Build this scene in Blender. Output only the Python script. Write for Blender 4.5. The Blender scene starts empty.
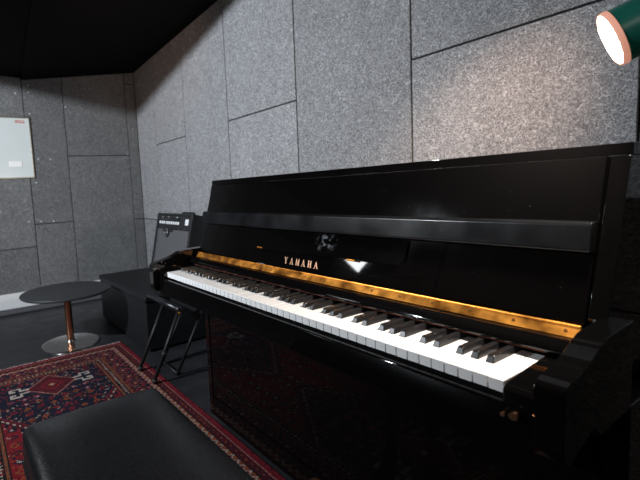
import bpy, bmesh, math, random
from mathutils import Vector, Matrix
random.seed(7)
scene = bpy.context.scene
COL = scene.collection
R = math.radians

# ------------------------------------------------------------------ materials
def new_mat(name):
    m = bpy.data.materials.new(name); m.use_nodes = True
    nt = m.node_tree; nt.nodes.clear()
    out = nt.nodes.new('ShaderNodeOutputMaterial')
    b = nt.nodes.new('ShaderNodeBsdfPrincipled')
    nt.links.new(b.outputs[0], out.inputs[0])
    return m, nt, b

def N(nt, typ, **kw):
    n = nt.nodes.new(typ)
    for k, v in kw.items():
        if k in n.inputs: n.inputs[k].default_value = v
        else: setattr(n, k, v)
    return n

def ramp(nt, src, stops):
    n = nt.nodes.new('ShaderNodeValToRGB')
    el = n.color_ramp.elements
    while len(el) > 1: el.remove(el[-1])
    el[0].position = stops[0][0]; el[0].color = (*stops[0][1], 1)
    for p, c in stops[1:]:
        e = el.new(p); e.color = (*c, 1)
    nt.links.new(src, n.inputs[0])
    return n

def g(v): return (v, v, v)

def simple(name, col, rough=.5, metal=0., coat=0., noise=.15, scale=60., bump=0., spec=.5, rvar=0.):
    """principled with a little procedural variation"""
    m, nt, b = new_mat(name)
    tc = N(nt, 'ShaderNodeTexCoord')
    nz = N(nt, 'ShaderNodeTexNoise', Scale=scale, Detail=5.)
    nt.links.new(tc.outputs['Object'], nz.inputs['Vector'])
    lo = tuple(c * (1 - noise) for c in col); hi = tuple(min(1, c * (1 + noise)) for c in col)
    r = ramp(nt, nz.outputs[0], [(.3, lo), (.7, hi)])
    nt.links.new(r.outputs[0], b.inputs['Base Color'])
    b.inputs['Roughness'].default_value = rough
    b.inputs['Metallic'].default_value = metal
    b.inputs['Coat Weight'].default_value = coat
    b.inputs['Coat Roughness'].default_value = .03
    b.inputs['Specular IOR Level'].default_value = spec
    if rvar:
        rr = ramp(nt, nz.outputs[0], [(.3, g(max(.01, rough - rvar))), (.7, g(rough + rvar))])
        nt.links.new(rr.outputs[0], b.inputs['Roughness'])
    if bump:
        bp = N(nt, 'ShaderNodeBump', Strength=bump, Distance=.002)
        nt.links.new(nz.outputs[0], bp.inputs['Height'])
        nt.links.new(bp.outputs[0], b.inputs['Normal'])
    return m

def felt_material(name, dark, light, fibre=1.):
    m, nt, b = new_mat(name)
    tc = N(nt, 'ShaderNodeTexCoord')
    # squiggly fibres: contour bands of warped noise at two sizes
    acc = None
    for i, (sc, rot, wdt) in enumerate([(30, .3, .017), (42, 1.2, .017), (60, 2.2, .018), (82, 3.0, .018)]):
        mp = N(nt, 'ShaderNodeMapping'); mp.inputs['Rotation'].default_value = (rot, rot * .7, rot * 1.3)
        mp.inputs['Location'].default_value = (i * 3.1, i * 1.7, i * .9)
        nt.links.new(tc.outputs['Object'], mp.inputs[0])
        nz = N(nt, 'ShaderNodeTexNoise', Scale=float(sc), Detail=1.5, Roughness=.6, Distortion=1.6)
        nt.links.new(mp.outputs[0], nz.inputs['Vector'])
        r = ramp(nt, nz.outputs[0], [(.5 - wdt, g(0)), (.5, g(1)), (.5 + wdt, g(0))])
        if acc is None: acc = r.outputs[0]
        else:
            mx = N(nt, 'ShaderNodeMix', data_type='RGBA', blend_type='LIGHTEN'); mx.inputs['Factor'].default_value = 1.
            nt.links.new(acc, mx.inputs['A']); nt.links.new(r.outputs[0], mx.inputs['B']); acc = mx.outputs['Result']
    big = N(nt, 'ShaderNodeTexNoise', Scale=4., Detail=6., Roughness=.65)
    nt.links.new(tc.outputs['Object'], big.inputs['Vector'])
    fine = N(nt, 'ShaderNodeTexNoise', Scale=170., Detail=2.)
    nt.links.new(tc.outputs['Object'], fine.inputs['Vector'])
    mid = tuple(a * .78 + c * .22 for a, c in zip(dark, light))
    base = ramp(nt, big.outputs[0], [(.3, tuple(c * .85 for c in mid)), (.7, tuple(c * 1.12 for c in mid))])
    fn = ramp(nt, fine.outputs[0], [(.3, g(.45)), (.7, g(1.45))])
    ml = N(nt, 'ShaderNodeMix', data_type='RGBA', blend_type='MULTIPLY'); ml.inputs['Factor'].default_value = .85
    nt.links.new(base.outputs[0], ml.inputs['A']); nt.links.new(fn.outputs[0], ml.inputs['B'])
    fc = N(nt, 'ShaderNodeMath', operation='MULTIPLY'); fc.inputs[1].default_value = .95 * fibre
    nt.links.new(acc, fc.inputs[0])
    mx = N(nt, 'ShaderNodeMix', data_type='RGBA')
    nt.links.new(fc.outputs[0], mx.inputs['Factor']); nt.links.new(ml.outputs['Result'], mx.inputs['A'])
    mx.inputs['B'].default_value = (*light, 1)
    # each panel a touch lighter or darker
    oi = N(nt, 'ShaderNodeObjectInfo')
    rr = ramp(nt, oi.outputs['Random'], [(0, g(.9)), (1, g(1.06))])
    m2 = N(nt, 'ShaderNodeMix', data_type='RGBA', blend_type='MULTIPLY'); m2.inputs['Factor'].default_value = 1.
    nt.links.new(mx.outputs['Result'], m2.inputs['A']); nt.links.new(rr.outputs[0], m2.inputs['B'])
    nt.links.new(m2.outputs['Result'], b.inputs['Base Color'])
    b.inputs['Roughness'].default_value = .95; b.inputs['Specular IOR Level'].default_value = .1
    bp = N(nt, 'ShaderNodeBump', Strength=.5, Distance=.004)
    nt.links.new(acc, bp.inputs['Height']); nt.links.new(bp.outputs[0], b.inputs['Normal'])
    return m

def lacquer_material(name, dust=1.):
    """black polished polyester with dust specks and hairline wear"""
    m, nt, b = new_mat(name)
    tc = N(nt, 'ShaderNodeTexCoord')
    sp = N(nt, 'ShaderNodeTexVoronoi', Scale=95.); sp.inputs['Randomness'].default_value = 1.
    nt.links.new(tc.outputs['Object'], sp.inputs['Vector'])
    dots = ramp(nt, sp.outputs['Distance'], [(.0, g(1)), (.09, g(0))])
    wn = ramp(nt, sp.outputs['Color'], [(.6, g(0)), (.75, g(1))])
    cl = N(nt, 'ShaderNodeTexNoise', Scale=7., Detail=4.)
    nt.links.new(tc.outputs['Object'], cl.inputs['Vector'])
    cr = ramp(nt, cl.outputs[0], [(.45, g(0)), (.7, g(1))])
    a = N(nt, 'ShaderNodeMath', operation='MULTIPLY'); nt.links.new(dots.outputs[0], a.inputs[0]); nt.links.new(wn.outputs[0], a.inputs[1])
    a2 = N(nt, 'ShaderNodeMath', operation='MULTIPLY'); nt.links.new(a.outputs[0], a2.inputs[0]); nt.links.new(cr.outputs[0], a2.inputs[1])
    base = ramp(nt, a2.outputs[0], [(0, (.0022, .0021, .0022)), (1, (.10 * dust + .002, .10 * dust + .002, .11 * dust + .002))])
    nt.links.new(base.outputs[0], b.inputs['Base Color'])
    ro = ramp(nt, cl.outputs[0], [(.35, g(.015)), (.75, g(.06))])
    nt.links.new(ro.outputs[0], b.inputs['Roughness'])
    b.inputs['Specular IOR Level'].default_value = .5
    return m

def emission_material(name, col, strength):
    m = bpy.data.materials.new(name); m.use_nodes = True
    nt = m.node_tree; nt.nodes.clear()
    out = nt.nodes.new('ShaderNodeOutputMaterial'); e = nt.nodes.new('ShaderNodeEmission')
    e.inputs[0].default_value = (*col, 1); e.inputs[1].default_value = strength
    nt.links.new(e.outputs[0], out.inputs[0]); return m

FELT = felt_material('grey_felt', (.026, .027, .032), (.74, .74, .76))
FELT_SHADED = felt_material('shaded_grey_felt', (.018, .0185, .021), (.50, .50, .505))  # same felt, darkened to imitate weaker light on the left wall
FELT_BACKING = simple('dark_batten', (.02, .02, .022), .9)
LACQ = lacquer_material('black_lacquer')
LACQ_CLEAN = lacquer_material('black_lacquer_clean', .3)
LACQ_LOW = lacquer_material('worn_black_lacquer', .3)
LACQ_LOW.node_tree.nodes['Principled BSDF'].inputs['Specular IOR Level'].default_value = .2
LACQ_SATIN = simple('black_satin', (.012, .012, .013), .32, noise=.2, scale=30)
IVORY = simple('white_key_plastic', (.80, .80, .80), .28, noise=.03, coat=.1)
EBONY = simple('black_key_plastic', (.010, .010, .011), .28, noise=.1)
BRASS = simple('brass', (.82, .28, .048), .36, metal=1., noise=.5, scale=26, rvar=.08)
BRASS_DARK = simple('brass_screw', (.20, .09, .03), .45, metal=1.)
GOLD_INK = simple('gilt_letter', (.62, .35, .20), .42, metal=.35, noise=.05)
CHROME = simple('brushed_steel', (.62, .60, .58), .22, metal=1., noise=.08, scale=90)
COPPER = simple('copper_tube', (.78, .40, .24), .20, metal=1., noise=.08)
LEATHER = simple('black_leather', (.008, .009, .011), .30, noise=.3, scale=260, bump=.25, rvar=.05, spec=.4)
BOXVINYL = simple('black_vinyl', (.0065, .007, .0085), .5, noise=.25, scale=150, bump=.2, spec=.3)
TOLEX = simple('black_tolex', (.010, .010, .012), .5, noise=.3, scale=300, bump=.4)
GRILLE = simple('grey_grille_cloth', (.075, .075, .08), .8, noise=.35, scale=420, bump=.3)
PANELBLACK = simple('panel_black', (.012, .012, .014), .35)
WHITEINK = simple('white_marking', (.75, .76, .78), .4, noise=.05)
SILVER = simple('silver_trim', (.55, .55, .56), .3, metal=1.)
TABLETOP = simple('charcoal_laminate', (.020, .021, .024), .42, noise=.12, scale=40)
BLACKTUBE = simple('black_powder_coat', (.010, .010, .011), .5, spec=.3)
CEILMAT = simple('matt_black_ceiling', (.0065, .006, .0058), .95, spec=.1)
FLOORMAT = simple('dark_grey_floor', (.013, .014, .0165), .5, noise=.18, scale=9, rvar=.08)
WHITEPAINT = simple('white_trunking', (.86, .86, .87), .45, noise=.03)
GREYKICK = simple('grey_skirting', (.12, .12, .13), .6)
BOARDWHITE = simple('whiteboard_enamel', (.72, .76, .75), .12, noise=.02, scale=8, coat=.3)
ALU = simple('aluminium_frame', (.42, .40, .34), .35, metal=1.)
REDINK = simple('red_ink', (.55, .10, .07), .5)
BOARDGLINT = simple('painted_glint_white', (.93, .92, .90), .3, noise=.02)
GREENPAINT = simple('green_enamel', (.012, .17, .13), .35, coat=.4, noise=.1)
LAMPRIM = simple('glowing_rim', (.80, .42, .33), .45)
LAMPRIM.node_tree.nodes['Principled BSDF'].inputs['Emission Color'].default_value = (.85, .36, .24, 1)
LAMPRIM.node_tree.nodes['Principled BSDF'].inputs['Emission Strength'].default_value = .55  # rim's own emission imitates lamp light shining through it
LAMPGLOW = emission_material('lamp_glow', (1., .88, .76), 850.)
FRINGE = simple('rug_fringe', (.30, .20, .19), .95)
DULLBLACK = simple('dull_black', (.004, .004, .004), .55, spec=.25)
RUBBER = simple('black_rubber', (.01, .01, .01), .7)

# ------------------------------------------------------------------ mesh helpers
def base_of(parent):
    v = Vector((0, 0, 0))
    while parent is not None:
        v += parent.location; parent = parent.parent
    return v

def obj(name, bm, mat, parent=None, smooth=False, origin=None):
    """link a bmesh given in world coordinates as one mesh object"""
    off = base_of(parent) + (Vector(origin) - base_of(parent) if origin is not None else Vector((0, 0, 0)))
    bmesh.ops.recalc_face_normals(bm, faces=bm.faces[:])
    bmesh.ops.translate(bm, verts=bm.verts[:], vec=-off)
    me = bpy.data.meshes.new(name); bm.to_mesh(me); bm.free()
    if smooth:
        for f in me.polygons: f.use_smooth = True
    me.materials.append(mat)
    o = bpy.data.objects.new(name, me); COL.objects.link(o)
    o.parent = parent
    o.location = off - base_of(parent)
    return o

def smooth_by_angle(o, ang=35):
    me = o.data
    for f in me.polygons: f.use_smooth = True
    bm = bmesh.new(); bm.from_mesh(me)
    for e in bm.edges:
        if len(e.link_faces) == 2 and e.calc_face_angle() > R(ang): e.smooth = False
    bm.to_mesh(me); bm.free()
    wn = o.modifiers.new('weighted_normals', 'WEIGHTED_NORMAL'); wn.keep_sharp = True; wn.weight = 100
    return o

def thing(name, label, cat, loc=(0, 0, 0), group=None):
    o = bpy.data.objects.new(name, None); COL.objects.link(o); o.location = loc
    o['label'] = label; o['category'] = cat
    if group: o['group'] = group
    o.empty_display_size = .1
    return o

def tag(o, label, cat, group=None):
    o['label'] = label; o['category'] = cat
    if group: o['group'] = group
    return o

def struct(o):
    o['kind'] = 'structure'; return o

def NB(): return bmesh.new()

def join(bm, other):
    me = bpy.data.meshes.new('tmp'); other.to_mesh(me); other.free()
    bm.from_mesh(me); bpy.data.meshes.remove(me); return bm

def box(bm, x0, x1, y0, y1, z0, z1, bev=0., seg=2):
    t = bmesh.new()
    bmesh.ops.create_cube(t, size=1)
    bmesh.ops.scale(t, vec=(x1 - x0, y1 - y0, z1 - z0), verts=t.verts[:])
    bmesh.ops.translate(t, vec=((x0 + x1) / 2, (y0 + y1) / 2, (z0 + z1) / 2), verts=t.verts[:])
    if bev: bmesh.ops.bevel(t, geom=t.edges[:], offset=bev, segments=seg, affect='EDGES', profile=.5)
    return join(bm, t)

def prism_x(bm, pts, x0, x1, bev=0., seg=2):
    """polygon of (y, z) swept along x"""
    t = bmesh.new()
    a = [t.verts.new((x0, y, z)) for y, z in pts]; b = [t.verts.new((x1, y, z)) for y, z in pts]
    n = len(pts)
    t.faces.new(a); t.faces.new(b[::-1])
    for i in range(n): t.faces.new((a[i], b[i], b[(i + 1) % n], a[(i + 1) % n]))
    bmesh.ops.recalc_face_normals(t, faces=t.faces[:])
    if bev: bmesh.ops.bevel(t, geom=t.edges[:], offset=bev, segments=seg, affect='EDGES', profile=.5)
    return join(bm, t)

def tube(bm, a, b, r, n=16, r2=None, cap=True):
    a = Vector(a); b = Vector(b); d = b - a
    t = bmesh.new()
    bmesh.ops.create_cone(t, cap_ends=cap, cap_tris=False, segments=n, radius1=r, radius2=r if r2 is None else r2, depth=d.length)
    rot = Vector((0, 0, 1)).rotation_difference(d.normalized()).to_matrix().to_4x4()
    bmesh.ops.transform(t, matrix=Matrix.Translation((a + b) / 2) @ rot, verts=t.verts[:])
    return join(bm, t)

def path_tube(bm, pts, r, n=12):
    for i in range(len(pts) - 1): tube(bm, pts[i], pts[i + 1], r, n)
    for p in pts[1:-1]:
        t = bmesh.new(); bmesh.ops.create_uvsphere(t, u_segments=n, v_segments=8, radius=r)
        bmesh.ops.translate(t, vec=p, verts=t.verts[:]); join(bm, t)
    return bm

def lathe(bm, prof, centre, n=48, axis=None):
    """profile of (radius, height) about z (or a given axis direction)"""
    t = bmesh.new(); rings = []
    for r_, z in prof:
        if r_ < 1e-6: rings.append([t.verts.new((0, 0, z))])
        else: rings.append([t.verts.new((r_ * math.cos(2 * math.pi * k / n), r_ * math.sin(2 * math.pi * k / n), z)) for k in range(n)])
    for a, b in zip(rings, rings[1:]):
        for k in range(n):
            k2 = (k + 1) % n
            if len(a) == 1 and len(b) == 1: continue
            if len(a) == 1: t.faces.new((a[0], b[k], b[k2]))
            elif len(b) == 1: t.faces.new((a[k], a[k2], b[0]))
            else: t.faces.new((a[k], a[k2], b[k2], b[k]))
    M = Matrix.Translation(centre)
    if axis is not None: M = M @ Vector((0, 0, 1)).rotation_difference(Vector(axis).normalized()).to_matrix().to_4x4()
    bmesh.ops.transform(t, matrix=M, verts=t.verts[:])
    return join(bm, t)

# ------------------------------------------------------------------ the room
YB, XL = 1.03, -2.84
ZT = 3.0
floor = struct(obj('floor', box(NB(), -3.1, 3.4, -3.6, 1.3, -.05, 0), FLOORMAT))
wall_back = struct(obj('wall_back', box(NB(), XL - .15, 3.4, YB + .012, YB + .15, 0, ZT), FELT_BACKING))
wall_left = struct(obj('wall_left', box(NB(), XL - .15, XL - .012, -3.6, YB + .012, 0, ZT), FELT_BACKING))
G = .0040
def back_panel(x0, x1, z0, z1):
    obj('felt_panel', box(NB(), x0 + G, x1 - G, YB, YB + .0125, z0 + G, z1 - G, .0015, 1), FELT, wall_back, origin=((x0 + x1) / 2, YB, (z0 + z1) / 2))
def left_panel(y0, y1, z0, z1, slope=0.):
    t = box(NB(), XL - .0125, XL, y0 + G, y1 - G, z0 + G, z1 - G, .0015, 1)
    obj('felt_panel', t, FELT_SHADED, wall_left, origin=(XL, (y0 + y1) / 2, (z0 + z1) / 2))
for x0, x1, zs in [(XL, -2.39, (0, .775, ZT)), (-2.39, -1.752, (0, 1.505, ZT)), (-1.752, -1.085, (0, .62, ZT)), (-1.085, -.362, (0, 1.522, ZT)),
                   (-.362, .364, (0, .6, ZT)), (.364, 1.09, (0, 1.542, ZT)), (1.09, 1.815, (0, .6, 2.4, ZT)), (1.815, 2.54, (0, 1.54, ZT)), (2.54, 3.3, (0, .6, ZT))]:
    for z0, z1 in zip(zs, zs[1:]): back_panel(x0, x1, z0, z1)
for y0, y1, zs in [(-3.4, -2.24, (0, 1.2, ZT)), (-2.24, -1.515, (0, 1.5, ZT)), (-1.515, -.79, (0, 1.0, ZT)), (-.79, -.066, (0, .6, ZT)),
                   (-.066, .293, (0, .81, ZT)), (.293, .92, (0, 1.45, ZT)), (.92, YB, (0, .778, 2.18, ZT))]:
    for z0, z1 in zip(zs, zs[1:]): left_panel(y0, y1, z0, z1)
# pale screw heads on the left wall
from_px = [(-.123, 2.02), (-.01, 2.10), (-.015, 2.035), (-.02, 1.84), (.02, 1.425), (.125, 1.42), (-.02, 1.205), (-.01, .835), (.105, .828), (-.115, .84), (-.35, .95), (.31, 1.92)]
for y, z in from_px:
    obj('screw', lathe(NB(), [(0, .004), (.004, .0035), (.0065, 0)], (XL, y, z), 12, (1, 0, 0)), WHITEPAINT, wall_left, True, origin=(XL, y, z))
# white trunking and grey kick strip along the left wall
struct(obj('baseboard_left', box(NB(), XL, XL + .03, -3.4, YB - .002, .05, .19, .004), WHITEPAINT))
struct(obj('trim_1', box(NB(), XL, XL + .022, -3.4, YB - .002, 0, .046, .003), GREYKICK))

# black lowered ceiling, sloping slightly, over the far corner, and a stepped piece nearer the door side
def zc(x, y): return 2.30 + .145 * (y - YB) + .038 * (x - XL)
def slab(bm, corners, th):
    lo = [bm.verts.new((x, y, z)) for x, y, z in corners]; hi = [bm.verts.new((x, y, z + th)) for x, y, z in corners]
    n = len(corners); bm.faces.new(lo[::-1]); bm.faces.new(hi)
    for i in range(n): bm.faces.new((lo[i], lo[(i + 1) % n], hi[(i + 1) % n], hi[i]))
    return bm
cn = [(XL, -.07), (-1.3, -.19), (-.2, -.27), (-.2, YB), (XL, YB)]
struct(obj('ceiling', slab(NB(), [(x, y, zc(x, y)) for x, y in cn], .5), CEILMAT))
c2 = [(XL, -3.4, 2.31), (-.2, -3.4, 2.36), (-.2, -.27, 2.22), (-1.3, -.19, 2.185), (XL, -.07, 2.16)]
struct(obj('trim_2', slab(NB(), c2, .4), CEILMAT))

# ------------------------------------------------------------------ piano
PX0, PX1 = -.09, 1.312            # outer faces of the arms
UX0, UX1 = -.056, 1.287           # upper cabinet
piano = thing('upright_piano', 'polished black upright piano with open keyboard standing against the felt wall', 'piano', (.611, .36, 0))
def P(name, bm, mat, parent=None, ang=30):
    return smooth_by_angle(obj(name, bm, mat, parent or piano), ang)

# cabinet ends: body side panels (lower wide, upper slightly inset)
def upper_side():
    return [(.19, .70), (.182, .80), (.2615, 1.0606), (.52, 1.0606), (.52, .70)]
for x0, x1 in ((UX0, UX0 + .026), (UX1 - .026, UX1)):
    P('side_panel', prism_x(NB(), upper_side(), x0, x1, .002), LACQ)
for x0, x1 in ((PX0, PX0 + .03), (PX1 - .03, PX1)):
    P('lower_side_panel', box(NB(), x0, x1, .205, .52, .045, .66, .003), LACQ)
P('back_frame', box(NB(), UX0 + .03, UX1 - .03, .495, .53, .06, 1.05, .003), LACQ_SATIN)
lid = P('lid', box(NB(), UX0 - .002, UX1 + .002, .2625, .535, 1.061, 1.081, .0015), LACQ)
P('lid_hinge', tube(NB(), (UX0 + .05, .45, 1.083), (UX1 - .05, .45, 1.083), .004, 8), BRASS)
# upper front panel, leaning back
def lean(z, off=0.): return .182 + .245 * (z - .812) + off
P('upper_panel', prism_x(NB(), [(lean(.90), .90), (lean(1.05) + .003, 1.0605), (lean(1.05) + .03, 1.0605), (lean(.90) + .03, .90)], UX0 + .026, UX1 - .026, .001), lacquer_material('dusty_black_lacquer', 4.))
# arms (key cheeks) with the S-curved top
def arm_top():
    ks = [(-.030, .7605), (-.012, .765), (.020, .771), (.045, .7775), (.068, .786), (.088, .7945), (.112, .799), (.150, .8008), (.205, .802)]
    out = []
    for i in range(len(ks) - 1):
        p0 = ks[max(0, i - 1)]; p1 = ks[i]; p2 = ks[i + 1]; p3 = ks[min(len(ks) - 1, i + 2)]
        for k in range(4):
            t = k / 4
            out.append(tuple(.5 * (2 * b + (c - a) * t + (2 * a - 5 * b + 4 * c - d) * t * t + (3 * b - a - 3 * c + d) * t ** 3) for a, b, c, d in zip(p0, p1, p2, p3)))
    return out + [ks[-1]]
arm = [(-.037, .672), (-.037, .750), (-.0355, .756)] + arm_top() + [(.205, .66), (.085, .655), (.06, .676), (-.02, .648), (-.033, .655)]
for x0, x1 in ((PX0, PX0 + .036), (PX1 - .036, PX1)):
    P('arm', prism_x(NB(), arm, x0, x1, .0012, 1), LACQ_CLEAN)
# key blocks between the keys and the arms
for x0, x1 in ((PX0 + .0375, -.003), (1.2255, PX1 - .0375)):
    P('key_block', prism_x(NB(), [(-.012, .688), (-.012, .722), (-.004, .728), (.03, .733), (.135, .740), (.135, .688)], x0, x1, .002), LACQ_CLEAN)
# keybed and key slip
P('keybed', box(NB(), PX0 + .0375, PX1 - .0375, .0, .24, .640, .687, .003), LACQ_SATIN)
P('key_slip', prism_x(NB(), [(-.014, .640), (-.015, .700), (-.013, .7035), (-.004, .7045), (-.0015, .700), (-.0015, .640)], PX0 + .0375, PX1 - .0375, .001), LACQ_LOW)
lk = NB(); tube(lk, (1.247, -.0135, .693), (1.247, -.027, .693), .006, 14); tube(lk, (1.232, -.0135, .690), (1.232, -.0255, .690), .0035, 12)
P('latch', lk, COPPER)
# keys ------------------------------------------------------------
pitch = 1.222 / 52
def white_key_bm():
    t = prism_x(NB(), [(0.0, .7272), (0.0, .7290), (.0010, .7300), (.148, .7300), (.148, .7272)], -.01135, .01135, .0004, 1)
    prism_x(t, [(.0009, .7105), (.0009, .7273), (.147, .7273), (.147, .7105)], -.0107, .0107, .0003, 1)
    return t
def black_key_bm():
    t = bmesh.new()
    w0, w1, h = .0068, .0048, .0125
    pr = [(.0495, 0, w0), (.0535, h * .86, w1), (.0565, h, w1), (.15, h, w1), (.15, 0, w0)]
    L_ = [t.verts.new((-w, y, .7302 + z)) for y, z, w in pr]; R_ = [t.verts.new((w, y, .7302 + z)) for y, z, w in pr]
    t.faces.new(L_); t.faces.new(R_[::-1])
    for i in range(5): t.faces.new((L_[i], R_[i], R_[(i + 1) % 5], L_[(i + 1) % 5]))
    bmesh.ops.recalc_face_normals(t, faces=t.faces[:])
    bmesh.ops.bevel(t, geom=t.edges[:], offset=.0009, segments=2, affect='EDGES', profile=.5)
    return t
wk = obj('white_key', white_key_bm(), IVORY, piano, origin=(0, 0, 0))
bk = obj('black_key', black_key_bm(), EBONY, piano, origin=(0, 0, 0))
pb = base_of(piano)
sharp_after = {'A': 1.2, 'C': -1.7, 'D': 1.7, 'F': -2.2, 'G': 0.}
names = 'ABCDEFG'
for i in range(52):
    o = wk if i == 0 else wk.copy()
    if i: COL.objects.link(o)
    o.parent = piano
    o.location = Vector(((i + .5) * pitch, 0, random.uniform(-.0002, .0002))) - pb
first = True
for i in range(51):
    nm = names[i % 7]
    if nm in sharp_after:
        o = bk if first else bk.copy()
        if not first: COL.objects.link(o)
        first = False; o.parent = piano
        o.location = Vector(((i + 1) * pitch + sharp_after[nm] * .001, 0, 0)) - pb
# name rail behind the keys: rounded glossy black strip
strip = [(.124, .7455), (.1215, .7475), (.121, .7505), (.1225, .755), (.126, .760), (.131, .764), (.138, .767), (.147, .769), (.156, .7695), (.20, .7695), (.20, .7455)]
P('name_rail', prism_x(NB(), strip, -.052, PX1 - .0375, 0), LACQ_CLEAN, ang=60)
P('felt_strip', box(NB(), -.003, 1.2255, .1265, .135, .7432, .7452), simple('red_felt', (.10, .022, .010), .95))
# brass continuous hinge
h0, h1 = (.1500, .7702), (.1618, .7870)
hp = P('hinge', prism_x(NB(), [h0, h1, (h1[0] + .003, h1[1] - .001), (h0[0] + .003, h0[1] - .001)], -.03, UX1 - .027, .0003, 1), BRASS)
kn = NB(); tube(kn, (-.03, h1[0], h1[1] + .0005), (UX1 - .027, h1[0], h1[1] + .0005), .0023, 10)
P('hinge_pin', kn, BRASS, hp)
for k in range(17):
    x = .0 + k * .0776
    c = (x, (h0[0] + h1[0]) / 2 - .0002, (h0[1] + h1[1]) / 2 + .0002)
    obj('screw', lathe(NB(), [(0, .0006), (.0026, .0006), (.003, 0)], c, 10, (0, -.81, .58)), BRASS_DARK, hp, origin=c)
# fallboard (raised) with folding lip and desk
fb = P('fallboard', prism_x(NB(), [(lean(.787), .787), (lean(.958), .958), (lean(.958) + .016, .958), (lean(.787) + .016, .787)], UX0 + .028, UX1 - .027, .0028, 3), lacquer_material('fallboard_lacquer', 2.5))
lp = P('fallboard_lip', prism_x(NB(), [(.1905, .905), (.1885, .909), (.1925, .950), (.1955, .9545), (.214, .955), (.206, .905)], UX0 + .026, UX1 - .027, .0015), simple('lip_lacquer', (.006, .0065, .0075), .22, noise=.3, scale=14, rvar=.05, spec=.35), fb)
# music desk: shallow rounded-ended shelf on the inside of the fallboard
def desk_bm():
    t = bmesh.new()
    th = .011
    prof = []                                      # (x, z) outline
    x0, x1, zb, zt = .285, .925, .833, .900
    prof.append((x0, zt - .052))
    for k in range(7):
        a = k / 6; prof.append((x0 + .005 + .075 * a, zb + .012 * (1 - a) ** 2))
    prof += [(x1 - .030, zb + .009)]
    for k in range(8):
        a = k / 7 * math.pi / 2; prof.append((x1 - .026 + .022 * math.sin(a), zb + .034 - .024 * math.cos(a)))
    prof += [(x1 + .002, zt), (x0 + .06, zt), (x0 + .02, zt - .035)]
    fr = [t.verts.new((x, lean(z) - th + (z - zb) / (zt - zb) * .008, z)) for x, z in prof]; bk_ = [t.verts.new((x, lean(z) + .001, z)) for x, z in prof]
    n = len(prof); t.faces.new(fr); t.faces.new(bk_[::-1])
    for i in range(n): t.faces.new((fr[i], fr[(i + 1) % n], bk_[(i + 1) % n], bk_[i]))
    bmesh.ops.recalc_face_normals(t, faces=t.faces[:])
    bmesh.ops.bevel(t, geom=[e for e in t.edges], offset=.0016, segments=2, affect='EDGES', profile=.5)
    return t
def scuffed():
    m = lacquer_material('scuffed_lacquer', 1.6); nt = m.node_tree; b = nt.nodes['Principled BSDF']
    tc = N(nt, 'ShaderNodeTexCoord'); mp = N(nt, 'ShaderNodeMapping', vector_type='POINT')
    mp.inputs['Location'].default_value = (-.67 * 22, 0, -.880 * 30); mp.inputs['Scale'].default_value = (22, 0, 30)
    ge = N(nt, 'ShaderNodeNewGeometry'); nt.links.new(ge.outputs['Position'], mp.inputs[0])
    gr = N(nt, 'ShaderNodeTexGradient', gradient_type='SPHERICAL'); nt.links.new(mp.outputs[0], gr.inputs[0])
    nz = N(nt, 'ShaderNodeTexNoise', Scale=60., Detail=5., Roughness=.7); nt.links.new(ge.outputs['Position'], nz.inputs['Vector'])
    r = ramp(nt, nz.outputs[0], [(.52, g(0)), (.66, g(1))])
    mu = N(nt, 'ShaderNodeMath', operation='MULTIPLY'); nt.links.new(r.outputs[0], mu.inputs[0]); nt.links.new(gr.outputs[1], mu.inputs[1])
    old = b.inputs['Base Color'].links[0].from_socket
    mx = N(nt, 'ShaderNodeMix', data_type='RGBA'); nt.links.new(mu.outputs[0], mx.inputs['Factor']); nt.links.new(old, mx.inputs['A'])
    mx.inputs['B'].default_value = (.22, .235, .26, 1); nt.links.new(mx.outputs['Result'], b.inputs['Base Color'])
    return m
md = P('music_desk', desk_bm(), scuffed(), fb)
for x in (.378, .770):
    obj('desk_hinge', box(NB(), x - .014, x + .014, lean(.840) - .0125, lean(.840) - .004, .838, .8425, .001), BRASS, fb)
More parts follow.
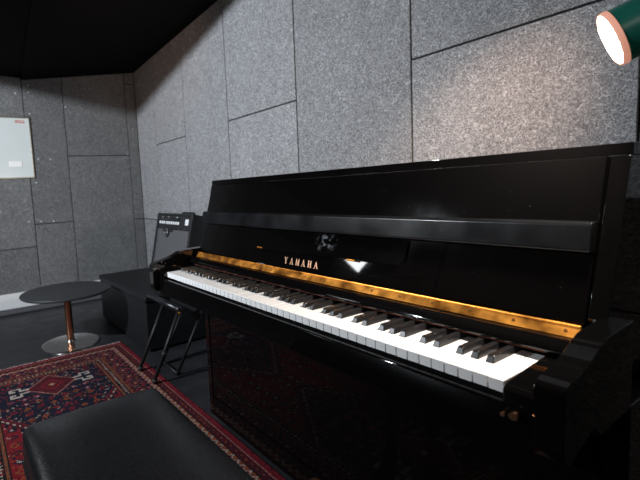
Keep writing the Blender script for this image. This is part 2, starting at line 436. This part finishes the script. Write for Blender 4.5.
# raised lettering
def lettering():
    H = .0205; W_ = .0205; st = .0052; th = .0024
    def poly(t, pts, ox):
        f = []; b = []
        for s, v in pts:
            x = ox + s * .76; z = .8005 + v * .972
            f.append(t.verts.new((x, lean(z) - .0012, z))); b.append(t.verts.new((x, lean(z) + .0005, z)))
        n = len(pts)
        t.faces.new(f); t.faces.new(b[::-1])
        for i in range(n): t.faces.new((f[i], f[(i + 1) % n], b[(i + 1) % n], b[i]))
    def serif(t, cx, v, ox, w=.0085, h=.0014): poly(t, [(cx - w / 2, v), (cx + w / 2, v), (cx + w / 2, v + h), (cx - w / 2, v + h)], ox)
    def A(t, ox):
        poly(t, [(.0012, 0), (.0012 + th, 0), (.0095 + th * .3, H), (.0095 - .0012, H)], ox)
        poly(t, [(.0195 - st, 0), (.0195, 0), (.0112, H), (.0080, H)], ox)
        poly(t, [(.0045, .0062), (.0150, .0062), (.0144, .0062 + th * .8), (.0053, .0062 + th * .8)], ox)
        serif(t, .0022, 0, ox, .0062); serif(t, .0170, 0, ox, .0078)
    def Y(t, ox):
        poly(t, [(.0075, 0), (.0075 + st, 0), (.0075 + st, .010), (.0075, .010)], ox)
        poly(t, [(.0075, .0096), (.0075 + st, .0096), (.0055, H), (.0005, H)], ox)
        poly(t, [(.0075 + st - th, .0096), (.0075 + st, .0096), (.0190, H), (.0190 - th, H)], ox)
        serif(t, .0101, 0, ox); serif(t, .0030, H - .0014, ox, .008); serif(t, .0178, H - .0014, ox, .0066)
    def M(t, ox):
        poly(t, [(.0015, 0), (.0015 + th, 0), (.0015 + th, H), (.0015, H)], ox)
        poly(t, [(.0200 - st * .9, 0), (.0200, 0), (.0200, H), (.0200 - st * .9, H)], ox)
        poly(t, [(.0088, 0), (.0112, 0), (.0054, H), (.0015, H)], ox)
        poly(t, [(.0088, 0), (.0108, 0), (.0178, H), (.0156, H)], ox)
        serif(t, .0026, 0, ox, .0062); serif(t, .0178, 0, ox, .0076)
    def Hh(t, ox):
        poly(t, [(.0015, 0), (.0015 + st, 0), (.0015 + st, H), (.0015, H)], ox)
        poly(t, [(.0190 - st, 0), (.0190, 0), (.0190, H), (.0190 - st, H)], ox)
        poly(t, [(.0060, .0092), (.0145, .0092), (.0145, .0092 + th), (.0060, .0092 + th)], ox)
        for v in (0, H - .0014): serif(t, .0041, v, ox, .0082); serif(t, .0164, v, ox, .0082)
    t = bmesh.new()
    for k, fn in enumerate((Y, A, M, A, Hh, A)): fn(t, .5010 + k * .0262)
    return t
obj('lettering', lettering(), GOLD_INK, fb)
# lower front panel, toe board, pedals, casters
P('lower_panel', box(NB(), PX0 + .031, PX1 - .031, .209, .227, .135, .639, .003), LACQ_LOW)
P('toe_board', box(NB(), PX0 + .031, PX1 - .031, .205, .235, .045, .133, .003), LACQ_LOW)
for x in (.53, .611, .692):
    pd = NB()
    pts = [(.215, .055), (.215, .063), (.18, .064), (.155, .061), (.140, .055), (.137, .051), (.147, .051), (.18, .056)]
    prism_x(pd, pts, x - .016, x + .016, .002)
    P('pedal', pd, BRASS_DARK)
for x in (PX0 + .06, PX1 - .06):
    for y in (.26, .46):
        ca = NB(); tube(ca, (x - .012, y, .0228), (x + .012, y, .0228), .022, 20)
        cw = P('caster', ca, RUBBER)
        fk = NB(); box(fk, x - .017, x + .017, y - .012, y + .012, .034, .0455, .002); P('caster_fork', fk, BLACKTUBE, cw)

# ------------------------------------------------------------------ bench
bench = thing('piano_bench', 'black leather padded piano bench in front of the keyboard on the rug', 'bench', (.83, -.428, .007))
def cushion(x0, x1, y0, y1, z0, z1, bulge, nx=26, ny=16, rc=.03):
    t = bmesh.new(); grid = {}
    def sd(u):  # soft profile 0 at edge .. 1 inside
        return min(1., 1 - (1 - min(1, u)) ** 2.4)
    for i in range(nx + 1):
        for j in range(ny + 1):
            a = i / nx; b = j / ny
            # cluster rows to edges
            a = .5 - .5 * math.cos(math.pi * a); b = .5 - .5 * math.cos(math.pi * b)
            x = x0 + (x1 - x0) * a; y = y0 + (y1 - y0) * b
            dx = min(x - x0, x1 - x); dy = min(y - y0, y1 - y)
            # round plan corners
            if dx < rc and dy < rc:
                vx, vy = rc - dx, rc - dy; l = max(vx, vy); h = math.hypot(vx, vy)
                if h > 0:
                    k = l / h; sx = 1 if x > (x0 + x1) / 2 else -1; sy = 1 if y > (y0 + y1) / 2 else -1
                    x = (x1 - rc if sx > 0 else x0 + rc) + sx * vx * k; y = (y1 - rc if sy > 0 else y0 + rc) + sy * vy * k
                    dx = dy = rc - l
            d = min(dx, dy)
            z = z1 - .016 * (1 - sd(d / .018)) + bulge * sd(dx / .16) * sd(dy / .13)
            grid[i, j] = t.verts.new((x, y, z))
    for i in range(nx):
        for j in range(ny): t.faces.new((grid[i, j], grid[i + 1, j], grid[i + 1, j + 1], grid[i, j + 1]))
    ring = [grid[i, 0] for i in range(nx)] + [grid[nx, j] for j in range(ny)] + [grid[i, ny] for i in range(nx, 0, -1)] + [grid[0, j] for j in range(ny, 0, -1)]
    prev = ring
    for zz, ins in ((z0 + .012, -.003), (z0, .004)):
        cur = []
        cx, cy = (x0 + x1) / 2, (y0 + y1) / 2
        for v in ring:
            sx = 1 if v.co.x > cx else -1; sy = 1 if v.co.y > cy else -1
            cur.append(t.verts.new((v.co.x - sx * ins, v.co.y - sy * ins, zz)))
        for k in range(len(ring)):
            k2 = (k + 1) % len(ring); t.faces.new((prev[k], prev[k2], cur[k2], cur[k]))
        prev = cur
    t.faces.new(prev[::-1])
    return t
BX0, BX1, BY0, BY1 = .437, 1.20, -.602, -.250
cu = obj('cushion', cushion(BX0, BX1, BY0, BY1, .425, .505, .024, rc=.02), LEATHER, bench, True)
pp = NB(); zz = .428
path_tube(pp, [(BX0 + .03, BY0 - .003, zz), (BX1 - .03, BY0 - .003, zz), (BX1 + .003, BY0 + .03, zz), (BX1 + .003, BY1 - .03, zz), (BX1 - .03, BY1 + .003, zz), (BX0 + .03, BY1 + .003, zz), (BX0 - .003, BY1 - .03, zz), (BX0 - .003, BY0 + .03, zz), (BX0 + .03, BY0 - .003, zz)], .004, 8)
obj('piping', pp, LEATHER, cu, True)
P('apron', box(NB(), BX0 + .02, BX1 - .02, BY0 + .02, BY1 - .02, .365, .4248, .004), LACQ_SATIN, bench)
for x in (BX0 + .045, BX1 - .045):
    for y in (BY0 + .045, BY1 - .045):
        lg = NB(); t = bmesh.new(); bmesh.ops.create_cube(t, size=1)
        for v in t.verts:
            w = .024 if v.co.z > 0 else .017
            v.co = Vector((x + (w if v.co.x > 0 else -w), y + (w if v.co.y > 0 else -w), .3645 if v.co.z > 0 else .0075))
        bmesh.ops.bevel(t, geom=t.edges[:], offset=.003, segments=2, affect='EDGES'); join(lg, t)
        P('leg', lg, LACQ_SATIN, bench)

# ------------------------------------------------------------------ rug
RX0, RX1, RY0, RY1 = -1.385, 1.02, -.87, .226
def rug_colour(x, y):
    crimson = (.26, .016, .030); maroon = (.115, .012, .022); navy = (.012, .014, .034); cream = (.55, .42, .36)
    rust = (.36, .085, .035); brown = (.24, .09, .05); pink = (.42, .17, .15); black = (.012, .010, .014); red = (.28, .014, .024)
    def h(a, b, s=0): return (math.sin(a * 127.1 + b * 311.7 + s * 74.7) * 43758.5453) % 1
    dx0 = x - RX0; dx1 = RX1 - x; dy0 = y - RY0; dy1 = RY1 - y
    d = min(dx0, dx1, dy0, dy1)
    s = y if d in (dx0, dx1) else x                 # running coordinate
    cyc = lambda per, ph=0: ((s / per + ph) % 1)
    k = .0095
    ci, cj = math.floor(x / k), math.floor(y / k)
    if d < .030: c = crimson if h(ci, cj) > .1 else maroon
    elif d < .037: c = pink
    elif d < .070:
        u = cyc(.036); v = (d - .037) / .033
        c = maroon
        if abs(u - .5) * 1.3 + abs(v - .5) < .36: c = navy if abs(u - .5) + abs(v - .5) > .2 else rust
    elif d < .075: c = black
    elif d < .108:
        u = cyc(.040); v = (d - .075) / .033
        tri = abs(u - .5) * 2
        c = cream if (abs(v - tri * .75 - .1) < .17) else (crimson if v > tri * .75 + .1 else rust)
    elif d < .114: c = black
    elif d < .205:
        u = cyc(.105); v = (d - .114) / .091 - .5; uu = u - .5
        c = navy if h(ci // 2, cj // 2, 2) > .25 else maroon
        q = abs(uu) * 2.1 + abs(v) * 1.7
        if q < .78: c = crimson
        if q < .60: c = navy
        if q < .36: c = rust
        if q < .16: c = cream
        if q > 1.25 and h(ci, cj, 3) > .45: c = (rust, crimson, brown)[int(h(ci, cj, 4) * 3)]
        if .80 < q < .92 and h(ci, cj, 9) > .35: c = pink
    elif d < .217: c = brown if h(ci, cj) > .25 else rust
    elif d < .247:
        u = cyc(.024); v = (d - .217) / .03
        c = black
        if abs(u - .5) * .9 + abs(v - .5) < .30: c = cream
        elif h(ci, cj, 5) > .75: c = crimson
    elif d < .262: c = brown if h(ci, cj, 1) > .3 else rust
    elif d < .268: c = black
    else:
        yc = (RY0 + RY1) / 2
        # symmetric field about the rug's middle
        xm = x - (RX0 + RX1) / 2; X = abs(xm); ym = abs(y - yc)
        edge = (RX1 - RX0) / 2
        t = edge - X                                # distance from the short end
        bound = .805 + (.18 - ym) * 1.44              # medallion outline: pointing to the short ends reversed
        # spandrel field
        c = navy
        r1 = h(ci, cj, 6)
        if r1 > .86: c = (rust, crimson, crimson, brown, (.30, .24, .20))[int(h(ci, cj, 7) * 5)]
        gx, gy = (t / .062) % 1 - .5, (ym / .062) % 1 - .5
        gi = h(math.floor(t / .062), math.floor(ym / .062), 8)
        if abs(gx) + abs(gy) < .30: c = (crimson, rust, (.25, .05, .10), navy)[int(gi * 4)]
        if abs(gx) + abs(gy) < .12: c = cream if gi > .55 else black
        # the diamond with hooked cream ends
        tx = t - .42; 
        q = abs(tx) / .135 + ym / .125
        if q < 1.12: c = pink
        if q < 1.02: c = maroon
        if q < .55: c = crimson
        if q < .40: c = maroon
        if q < .20: c = rust
        if q < .08: c = cream
        hx, hy = abs(tx), ym - .175
        if -.055 < hy < .055 and hx < .085:
            cell = ('00110', '11011', '10000', '11110', '00000')
            iy = int((hy + .055) / .022); ix = int(hx / .0172)
            ch = ((hx > .012 and hx < .030 and -.055 < hy < -.005) or (.012 < hx < .062 and -.022 < hy < -.004) or
                  (.046 < hx < .062 and -.022 < hy < .046) or (.018 < hx < .062 and .030 < hy < .046) or (.018 < hx < .034 and .012 < hy < .046))
            if ch: c = (.62, .52, .47)
            elif hx < .075 and q > 1.12: c = navy
        # medallion
        e = t - bound
        if e > 0:
            if e < .012: c = crimson
            elif e < .020: c = black
            elif e < .055:
                u = ((ym) / .022) % 1; c = maroon
                if abs(u - .5) < .25 and abs(e - .037) < .009: c = cream
            elif e < .063: c = black
            elif e < .10: c = navy if (ym / .03) % 1 > .5 else crimson
            else:
                c = red
                gi = h(math.floor(X / .07), math.floor(ym / .07), 11)
                gx, gy = (X / .07) % 1 - .5, (ym / .07) % 1 - .5
                if abs(gx) + abs(gy) < .34: c = navy if gi > .4 else rust
                if abs(gx) + abs(gy) < .16: c = cream if gi > .5 else red
                if r1 > .9: c = (navy, rust, cream)[int(h(ci, cj, 13) * 3)]
    v = (.80 + .4 * h(ci, cj, 21) * .8) * .44
    return tuple(a * v for a in c)

def make_rug():
    st = .0062
    nx = int((RX1 - RX0) / st); ny = int((RY1 - RY0) / st)
    me = bpy.data.meshes.new('rug')
    verts = []; faces = []; cols = []
    for j in range(ny + 1):
        for i in range(nx + 1):
            x = RX0 + (RX1 - RX0) * i / nx; y = RY0 + (RY1 - RY0) * j / ny
            edge = i in (0, nx) or j in (0, ny)
            wob = .0025 * math.sin(x * 5 + 1) if j in (0, ny) else (.004 * math.sin(y * 9) if i in (0, nx) else 0)
            verts.append((x + (wob if i in (0, nx) else 0) - .611, y + (wob if j in (0, ny) else 0), (.0015 if edge else .0065 + .0006 * math.sin(i * 1.7) * math.cos(j * 1.3))))
    for j in range(ny):
        for i in range(nx):
            a = j * (nx + 1) + i
            faces.append((a, a + 1, a + nx + 2, a + nx + 1))
            c = rug_colour(RX0 + (RX1 - RX0) * (i + .5) / nx, RY0 + (RY1 - RY0) * (j + .5) / ny)
            cols.append(c)
    me.from_pydata(verts, [], faces); me.update()
    at = me.color_attributes.new('pattern', 'FLOAT_COLOR', 'CORNER')
    flat = []
    for c in cols: flat.extend((*c, 1.) * 4)
    at.data.foreach_set('color', flat)
    m, nt, b = new_mat('woven_wool')
    ca = N(nt, 'ShaderNodeAttribute', attribute_name='pattern')
    tc = N(nt, 'ShaderNodeTexCoord'); nz = N(nt, 'ShaderNodeTexNoise', Scale=190., Detail=3.)
    nt.links.new(tc.outputs['Object'], nz.inputs['Vector'])
    rp = ramp(nt, nz.outputs[0], [(.3, g(.6)), (.7, g(1.3))])
    ml = N(nt, 'ShaderNodeMix', data_type='RGBA', blend_type='MULTIPLY'); ml.inputs['Factor'].default_value = 1.
    nt.links.new(ca.outputs['Color'], ml.inputs['A']); nt.links.new(rp.outputs[0], ml.inputs['B'])
    nt.links.new(ml.outputs['Result'], b.inputs['Base Color'])
    b.inputs['Roughness'].default_value = .95; b.inputs['Specular IOR Level'].default_value = .15
    bp = N(nt, 'ShaderNodeBump', Strength=.6, Distance=.003); nt.links.new(nz.outputs[0], bp.inputs['Height']); nt.links.new(bp.outputs[0], b.inputs['Normal'])
    me.materials.append(m)
    o = bpy.data.objects.new('patterned_rug', me); COL.objects.link(o); o.location = (.611, 0, 0)
    return tag(o, 'red and navy tribal patterned wool rug on the dark floor before the piano', 'rug')
rug = make_rug()
fr = NB()
for k in range(230):
    y = RY0 + .01 + (RY1 - RY0 - .02) * k / 229 + random.uniform(-.002, .002)
    l = random.uniform(.012, .03); dy = random.uniform(-.012, .012)
    for x0, sgn in ((RX0, -1), (RX1, 1)):
        tube(fr, (x0 - sgn * .004, y, .003), (x0 + sgn * l, y + dy, .002), .0016, 5)
obj('fringe', fr, FRINGE, rug)['kind'] = 'stuff'

# ------------------------------------------------------------------ round table
TX, TY = -1.618, -.073
table = thing('side_table', 'low round charcoal table with a copper column on a steel disc base', 'table', (TX, TY, 0))
tt = lathe(NB(), [(0, .392), (.296, .392), (.304, .390), (.308, .385), (.308, .380), (.303, .374), (0, .374)], (TX, TY, 0), 72)
P('table_top', tt, TABLETOP, table)
tb = lathe(NB(), [(0, .030), (.026, .030), (.034, .019), (.08, .016), (.19, .010), (.198, .007), (.20, 0), (0, 0)], (TX, TY, 0), 72)
P('base', tb, CHROME, table)
tc_ = lathe(NB(), [(.0255, .025), (.0255, .374)], (TX, TY, 0), 40)
P('column', tc_, COPPER, table)

# ------------------------------------------------------------------ black box bench
bxo = thing('storage_box', 'long low black vinyl box against the back wall beside the round table', 'box', (-1.585, .62, 0))
P('body', box(NB(), -2.105, -1.062, .302, .93, .012, .330, .008, 3), BOXVINYL, bxo)
P('cover', box(NB(), -2.112, -1.056, .296, .936, .332, .376, .012, 3), BOXVINYL, bxo)
for x in (-2.05, -1.11):
    for y in (.35, .88):
        P('foot', lathe(NB(), [(0, .0118), (.022, .0118), (.02, 0), (0, 0)], (x, y, 0), 20), RUBBER, bxo)

# ------------------------------------------------------------------ amplifier, leaning back
AW, AH, AD = .60, .47, .22
amp = thing('guitar_amplifier', 'black guitar combo amplifier with grey grille leaning back on the black box', 'amplifier', (-1.365, .72, .376))
th = R(13)
def amp_fix(o):
    """amp parts are modelled upright, front at local y=0, then tipped back about the rear bottom edge"""
    M = Matrix.Translation((-1.365, .80, .3775)) @ Matrix.Rotation(-th, 4, 'X') @ Matrix.Translation((0, -AD, 0))
    off = base_of(amp) if o.parent == amp else None
    o.data.transform(Matrix.Translation(-base_of(amp)) @ M)
    return o
def AP(name, bm, mat, parent=None, ang=35):
    bmesh.ops.recalc_face_normals(bm, faces=bm.faces[:])
    me = bpy.data.meshes.new(name); bm.to_mesh(me); bm.free(); me.materials.append(mat)
    o = bpy.data.objects.new(name, me); COL.objects.link(o); o.parent = parent or amp
    amp_fix(o); smooth_by_angle(o, ang)
    return o
hw = AW / 2
cab = NB()
box(cab, -hw, hw, .02, AD, 0, AH, .012, 3)
for x0, x1, z0, z1 in ((-hw, -hw + .028, 0, AH), (hw - .028, hw, 0, AH), (-hw, hw, AH - .018, AH), (-hw, hw, 0, .03)):
    box(cab, x0, x1, .0, .03, z0, z1, .005)
AP('cabinet', cab, TOLEX)
cp = AP('control_panel', box(NB(), -hw + .029, hw - .029, .006, .022, AH - .118, AH - .019, .002), PANELBLACK)
# grille with dip for the badge
AP('grille', box(NB(), -hw + .040, hw - .040, .010, .022, .034, AH - .122, .002), GRILLE)
for sx in (-1, 1):
    AP('grille_trim', box(NB(), sx * (hw - .0345) - .005, sx * (hw - .0345) + .005, .006, .016, .034, AH - .122, .002), SILVER)
bd = NB()
lathe(bd, [(.0, .008), (.020, .008), (.023, .011), (.030, .011), (.034, .006), (.036, 0), (0, 0)], (-.085, .0085, AH - .148), 32, (0, -1, 0))
prism = [(-.036, .0)]
AP('badge_plate', prism_x(NB(), [(.004, AH - .142), (.004, AH - .112), (.0095, AH - .112), (.0095, AH - .142)], -.17, .0, .002), PANELBLACK)
AP('badge', bd, PANELBLACK)
e = NB(); lathe(e, [(.0, .0095), (.010, .0095), (.012, .008), (.012, .004), (0, .004)], (-.085, .0085, AH - .148), 20, (0, -1, 0))
lathe(e, [(.021, .0115), (.025, .0135), (.031, .0115), (.027, .010)], (-.085, .0085, AH - .148), 32, (0, -1, 0))
AP('emblem', e, SILVER)
for k in range(9):
    x = -hw + .062 + k * .0385 + (.012 if k > 2 else 0)
    kb = AP('knob', lathe(NB(), [(0, .014), (.009, .014), (.011, .012), (.013, 0), (0, 0)], (x, .0062, AH - .046), 16, (0, -1, 0)), PANELBLACK, cp)
    AP('knob_legend', box(NB(), x - .0135, x + .0135, .0045, .0075, AH - .082, AH - .062, .001), WHITEINK, cp)
for x in (-hw + .10, -hw + .205, -hw + .345, -hw + .36):
    AP('indicator', box(NB(), x - .006, x + .006, .0045, .0075, AH - .031, AH - .026, .0005), WHITEINK, cp)
AP('square_button', box(NB(), hw - .105, hw - .058, .0025, .008, AH - .082, AH - .040, .003), WHITEINK, cp)
for x in (-.18, .10, .19):
    AP('corner_screw', lathe(NB(), [(0, .003), (.004, .002), (.005, 0), (0, 0)], (x, .0055, AH - .112), 10, (0, -1, 0)), SILVER, cp)
hd = NB(); path_tube(hd, [(-.11, AD * .55, AH - .002), (-.09, AD * .55, AH + .020), (.09, AD * .55, AH + .020), (.11, AD * .55, AH - .002)], .008, 10)
AP('handle', hd, RUBBER)
for sx in (-1, 1):
    for zz_ in (.02, AH - .02):
        AP('corner_cap', box(NB(), sx * (hw - .018) - .02, sx * (hw - .018) + .02, -.002, .03, zz_ - .022, zz_ + .022, .010, 3), RUBBER)
# tilt legs that hold its front edge up
for sx in (-1, 1):
    lg = NB(); x = -1.365 + sx * (hw - .06)
    path_tube(lg, [(x, .66, .3815), (x, .60, .43)], .006, 8); path_tube(lg, [(x, .60, .3815), (x, .60, .43)], .006, 8)
    obj('tilt_leg', lg, BLACKTUBE, amp, True)

# ------------------------------------------------------------------ folding stool with crossed legs
stool = thing('folding_stool', 'black folding stool with slanting tube legs beside the left end of the piano', 'stool', (-.80, .30, 0))
sb = NB(); path_tube(sb, [(-1.025, .318, .392), (-.595, .318, .392)], .019, 16)
for x in (-1.025, -.595):
    s_ = bmesh.new(); bmesh.ops.create_uvsphere(s_, u_segments=16, v_segments=8, radius=.019); bmesh.ops.translate(s_, vec=(x, .318, .392), verts=s_.verts[:]); join(sb, s_)
obj('seat_bar', sb, LEATHER, stool, True)
sb = NB(); path_tube(sb, [(-1.03, .50, .385), (-.66, .50, .385)], .015, 16); obj('seat_bar', sb, LEATHER, stool, True)
sl = NB(); n = 10
vs = []
for i in range(n + 1):
    a = i / n; y = .318 + .182 * a; z = .388 - .05 * math.sin(math.pi * a) - .01
    vs.append((sl.verts.new((-1.02, y, z)), sl.verts.new((-.66, y, z))))
for a, b in zip(vs, vs[1:]): sl.faces.new((a[0], a[1], b[1], b[0]))
obj('sling_seat', sl, DULLBLACK, stool, True)
for x, xb in ((-.815, -.80), (-.60, -.595)):
    lg = NB(); path_tube(lg, [(x - .003, .148, .024), (xb, .318, .385)], .0105, 12); obj('leg', lg, BLACKTUBE, stool, True)
    lg = NB(); path_tube(lg, [(x - .03, .50, .375), (x - .03, .30, .012)], .0095, 12)
    obj('leg', lg, DULLBLACK, stool, True)
    obj('rubber_foot', tube(NB(), (x - .003, .1465, .0105), (x - .003, .1505, .032), .014, 12), RUBBER, stool, True)
ft = NB(); path_tube(ft, [(-.845, .30, .014), (-.625, .30, .014)], .0105, 12); obj('stretcher', ft, DULLBLACK, stool, True)
cl = NB(); tube(cl, (-.601, .208, .145), (-.599, .220, .172), .014, 14); obj('collar', cl, BLACKTUBE, stool, True)
obj('end_cap', lathe(NB(), [(0, .006), (.006, .005), (.008, 0), (0, 0)], (-.576, .312, .376), 14, (1, -.3, -.2)), BRASS, stool, True)

# ------------------------------------------------------------------ whiteboard
wb = thing('whiteboard', 'small white dry-erase board in a thin metal frame on the left felt wall', 'whiteboard', (XL, -.46, 1.25))
y0, y1, z0, z1 = -.93, -.026, 1.247, 1.805
P('writing_surface', box(NB(), XL + .001, XL + .012, y0 + .006, y1 - .006, z0 + .006, z1 - .006), BOARDWHITE, wb)
f_ = NB(); w_ = .011
box(f_, XL + .0005, XL + .018, y0, y1, z0, z0 + w_, .002); box(f_, XL + .0005, XL + .018, y0, y1, z1 - w_, z1, .002)
box(f_, XL + .0005, XL + .018, y0, y0 + w_, z0, z1, .002); box(f_, XL + .0005, XL + .018, y1 - w_, y1, z0, z1, .002)
P('frame', f_, ALU, wb)
lm = NB()
for k, (a, b, zb, zt) in enumerate([(-.150, -.136, 1.752, 1.770), (-.132, -.122, 1.755, 1.768), (-.118, -.108, 1.753, 1.766), (-.104, -.096, 1.749, 1.766), (-.092, -.072, 1.752, 1.764), (-.150, -.072, 1.7725, 1.7765)]):
    box(lm, XL + .0118, XL + .0128, a, b, zb, zt)
P('red_marking', lm, REDINK, wb)
P('painted_glint', box(NB(), XL + .0122, XL + .0165, -.235, -.125, 1.352, 1.405, .0035, 3), BOARDGLINT, wb)  # raised white patch painting a lamp's reflection on the board

# ------------------------------------------------------------------ visible stage lamp, upper right
LC = Vector((1.281, .178, 1.231)); LS = .465; LN = Vector((-.845, -.385, -.367)).normalized()
lamp = thing('stage_lamp', 'lit green cylindrical spotlight hanging over the right end of the piano', 'lamp', LC)
def LP(name, prof, mat, parent=None, n=56): return P(name, lathe(NB(), [(a * LS, b * LS) for a, b in prof], LC, n, LN), mat, parent or lamp)
LP('lens', [(0, -.002), (.083, -.004)], LAMPGLOW)
LP('rim', [(.0835, .001), (.0885, .001), (.0905, -.004), (.0905, -.016), (.0855, -.016), (.0855, -.005), (.0835, -.0045)], LAMPRIM)
LP('housing', [(.0855, -.0075), (.0850, -.010), (.0850, -.014), (.0875, -.016), (.0870, -.26), (.074, -.30), (.05, -.315), (0, -.318)], GREENPAINT)
yk = NB()
side = LN.cross(Vector((0, 0, 1))).normalized(); up = Vector((0, 0, 1)); mid = LC - LN * .12
top = mid + up * .16
for sgn in (-1, 1):
    path_tube(yk, [mid + side * sgn * .062, mid + side * sgn * .075, top + side * sgn * .075, top], .007, 8)
obj('yoke', yk, BLACKTUBE, lamp, True)
obj('hanging_pole', tube(NB(), top, (top.x, top.y, ZT), .012, 12), BLACKTUBE, lamp, True)

# ------------------------------------------------------------------ unseen lamp on an added stand, behind and left of the photographer
KL = Vector((-.60, -2.14, 1.79))
AIM = Vector((-1.35, YB, 1.30))
studio = thing('unseen_lamp', 'black unseen lamp with an added shadow flag on a tall stand facing the felt walls', 'lamp', (KL.x, KL.y, 0))
key = bpy.data.lights.new('key_spot', 'SPOT'); key.energy = 445; key.color = (.87, .935, 1.0)
key.spot_size = R(138); key.spot_blend = 1.; key.shadow_soft_size = .03
ko = bpy.data.objects.new('key_spot', key); COL.objects.link(ko); ko.location = KL
kd = (AIM - KL).normalized()
ko.rotation_euler = kd.to_track_quat('-Z', 'Y').to_euler()
A_, B_, C_ = Vector((XL, -.40, 2.11)), Vector((XL, 1.01, 1.855)), Vector((.2, YB, 2.50))
DF = 1.1
bd0 = (B_ - KL).normalized()
def fl(q, d): return KL + (q - KL).normalized() * d / ((q - KL).normalized().dot(bd0))
pa, pb_, pc = fl(A_, DF), fl(B_, DF), fl(C_, DF)
q = [pa, pb_, pc, pc + Vector((.1, .0, .45)), pb_ + Vector((0, 0, .5)), pa + Vector((-.1, -.0, .45))]
flagm = NB(); vs = [flagm.verts.new(v) for v in q]
flagm.faces.new((vs[0], vs[1], vs[4], vs[5])); flagm.faces.new((vs[1], vs[2], vs[3], vs[4]))
fo = obj('shadow_flag', flagm, CEILMAT, studio)  # added plate that casts the upper shadow line on both walls
ar = NB(); path_tube(ar, [KL - kd * .10 + Vector((0, 0, .10)), KL + Vector((0, 0, .55)), pb_ + Vector((0, 0, .42))], .008, 8)
obj('boom_arm', ar, BLACKTUBE, studio, True)
hd_ = lathe(NB(), [(.045, .0), (.075, .0), (.085, -.02), (.085, -.14), (.06, -.18), (0, -.19), (0, -.06), (.045, -.05)], KL - kd * .035, 32, kd)
obj('head', hd_, BLACKTUBE, studio, True)
# added glowing triangle, shaped to give the white reflection in the fallboard
kd = (Vector((.775, .172, .825)) - Vector((-1.43, -2.30, 1.44))).normalized()
rt = kd.cross(Vector((0, 0, 1))).normalized(); upv = rt.cross(kd)
pc0 = Vector((-1.43, -2.30, 1.44))
TRI = ((-.181, .056), (.148, .160), (.06, -.072))
tri = NB(); tv = [tri.verts.new(pc0 + rt * a + upv * b) for a, b in TRI]
tri.faces.new(tv)
obj('glow_triangle', tri, emission_material('triangle_glow', (.95, .98, 1.), 22.), studio)
bk_ = NB(); box(bk_, -.20, .17, -.03, -.006, -.09, .18, .004)
bmesh.ops.transform(bk_, matrix=Matrix(((rt.x, kd.x, upv.x, pc0.x), (rt.y, kd.y, upv.y, pc0.y), (rt.z, kd.z, upv.z, pc0.z), (0, 0, 0, 1))), verts=bk_.verts[:])
obj('triangle_backing', bk_, BLACKTUBE, studio)
ar = NB(); path_tube(ar, [KL + Vector((0, -.24, -.35)), pc0 - kd * .10 + Vector((0, 0, -.13)), pc0 - kd * .03], .008, 8); obj('side_arm', ar, BLACKTUBE, studio, True)
obj('stand_pole', tube(NB(), (KL.x, KL.y - .24, .25), (KL.x, KL.y - .24, KL.z), .014, 12), BLACKTUBE, studio, True)
for k in range(3):
    a = k * 2 * math.pi / 3 + .5
    obj('leg', tube(NB(), (KL.x, KL.y - .24, .55), (KL.x + .42 * math.cos(a), KL.y - .24 + .42 * math.sin(a), .012), .011, 10), BLACKTUBE, studio, True)

def spot(name, loc, target, watts, col, size, blend, soft):
    l = bpy.data.lights.new(name, 'SPOT'); l.energy = watts; l.color = col; l.spot_size = R(size); l.spot_blend = blend; l.shadow_soft_size = soft
    o = bpy.data.objects.new(name, l); COL.objects.link(o); o.location = loc
    o.rotation_euler = (Vector(target) - Vector(loc)).to_track_quat('-Z', 'Y').to_euler(); return o
# warm spot added to boost the glow on the wall above the piano
spot('wall_fill', (1.35, .35, 2.1), (.56, 1.03, 1.0), 100, (1., .68, .50), 36, 1., .05)
spot('corner_fill', (-.1, -.5, 1.75), (-2.3, 1.03, 2.25), 26, (1., .62, .44), 44, 1., .06)  # added warm fill for the shaded upper corner
spot('room_fill', (2.9, -2.0, 2.3), (1.2, .2, 1.0), 26, (1., .93, .85), 50, 1., .08)  # added dim fill for the lamp housing and the arm's outer side

w = bpy.data.worlds.new('World'); scene.world = w; w.use_nodes = True
bg = w.node_tree.nodes['Background']; bg.inputs[0].default_value = (1., .70, .54, 1); bg.inputs[1].default_value = .022

# ------------------------------------------------------------------ camera
cam = bpy.data.cameras.new('camera'); co = bpy.data.objects.new('camera', cam); COL.objects.link(co)
r_ = Vector((.5169, .8541, -.0571)); u_ = Vector((-.0528, .0984, .9937)); f_ = Vector((-.8544, .5107, -.0960))
M = Matrix(((r_.x, u_.x, -f_.x, 1.5433), (r_.y, u_.y, -f_.y, -.6809), (r_.z, u_.z, -f_.z, 1.0426), (0, 0, 0, 1)))
co.matrix_world = M
cam.sensor_fit = 'HORIZONTAL'; cam.sensor_width = 36; cam.lens = 431.1225 / 640 * 36
cam.shift_x = 102.5935 / 640; cam.shift_y = -8.9406 / 640
cam.clip_start = .02
cam.dof.use_dof = True; cam.dof.focus_distance = 1.15; cam.dof.aperture_fstop = 5.6
scene.camera = co
scene.view_settings.view_transform = 'Standard'
scene.view_settings.look = 'None'
scene.view_settings.exposure = 0
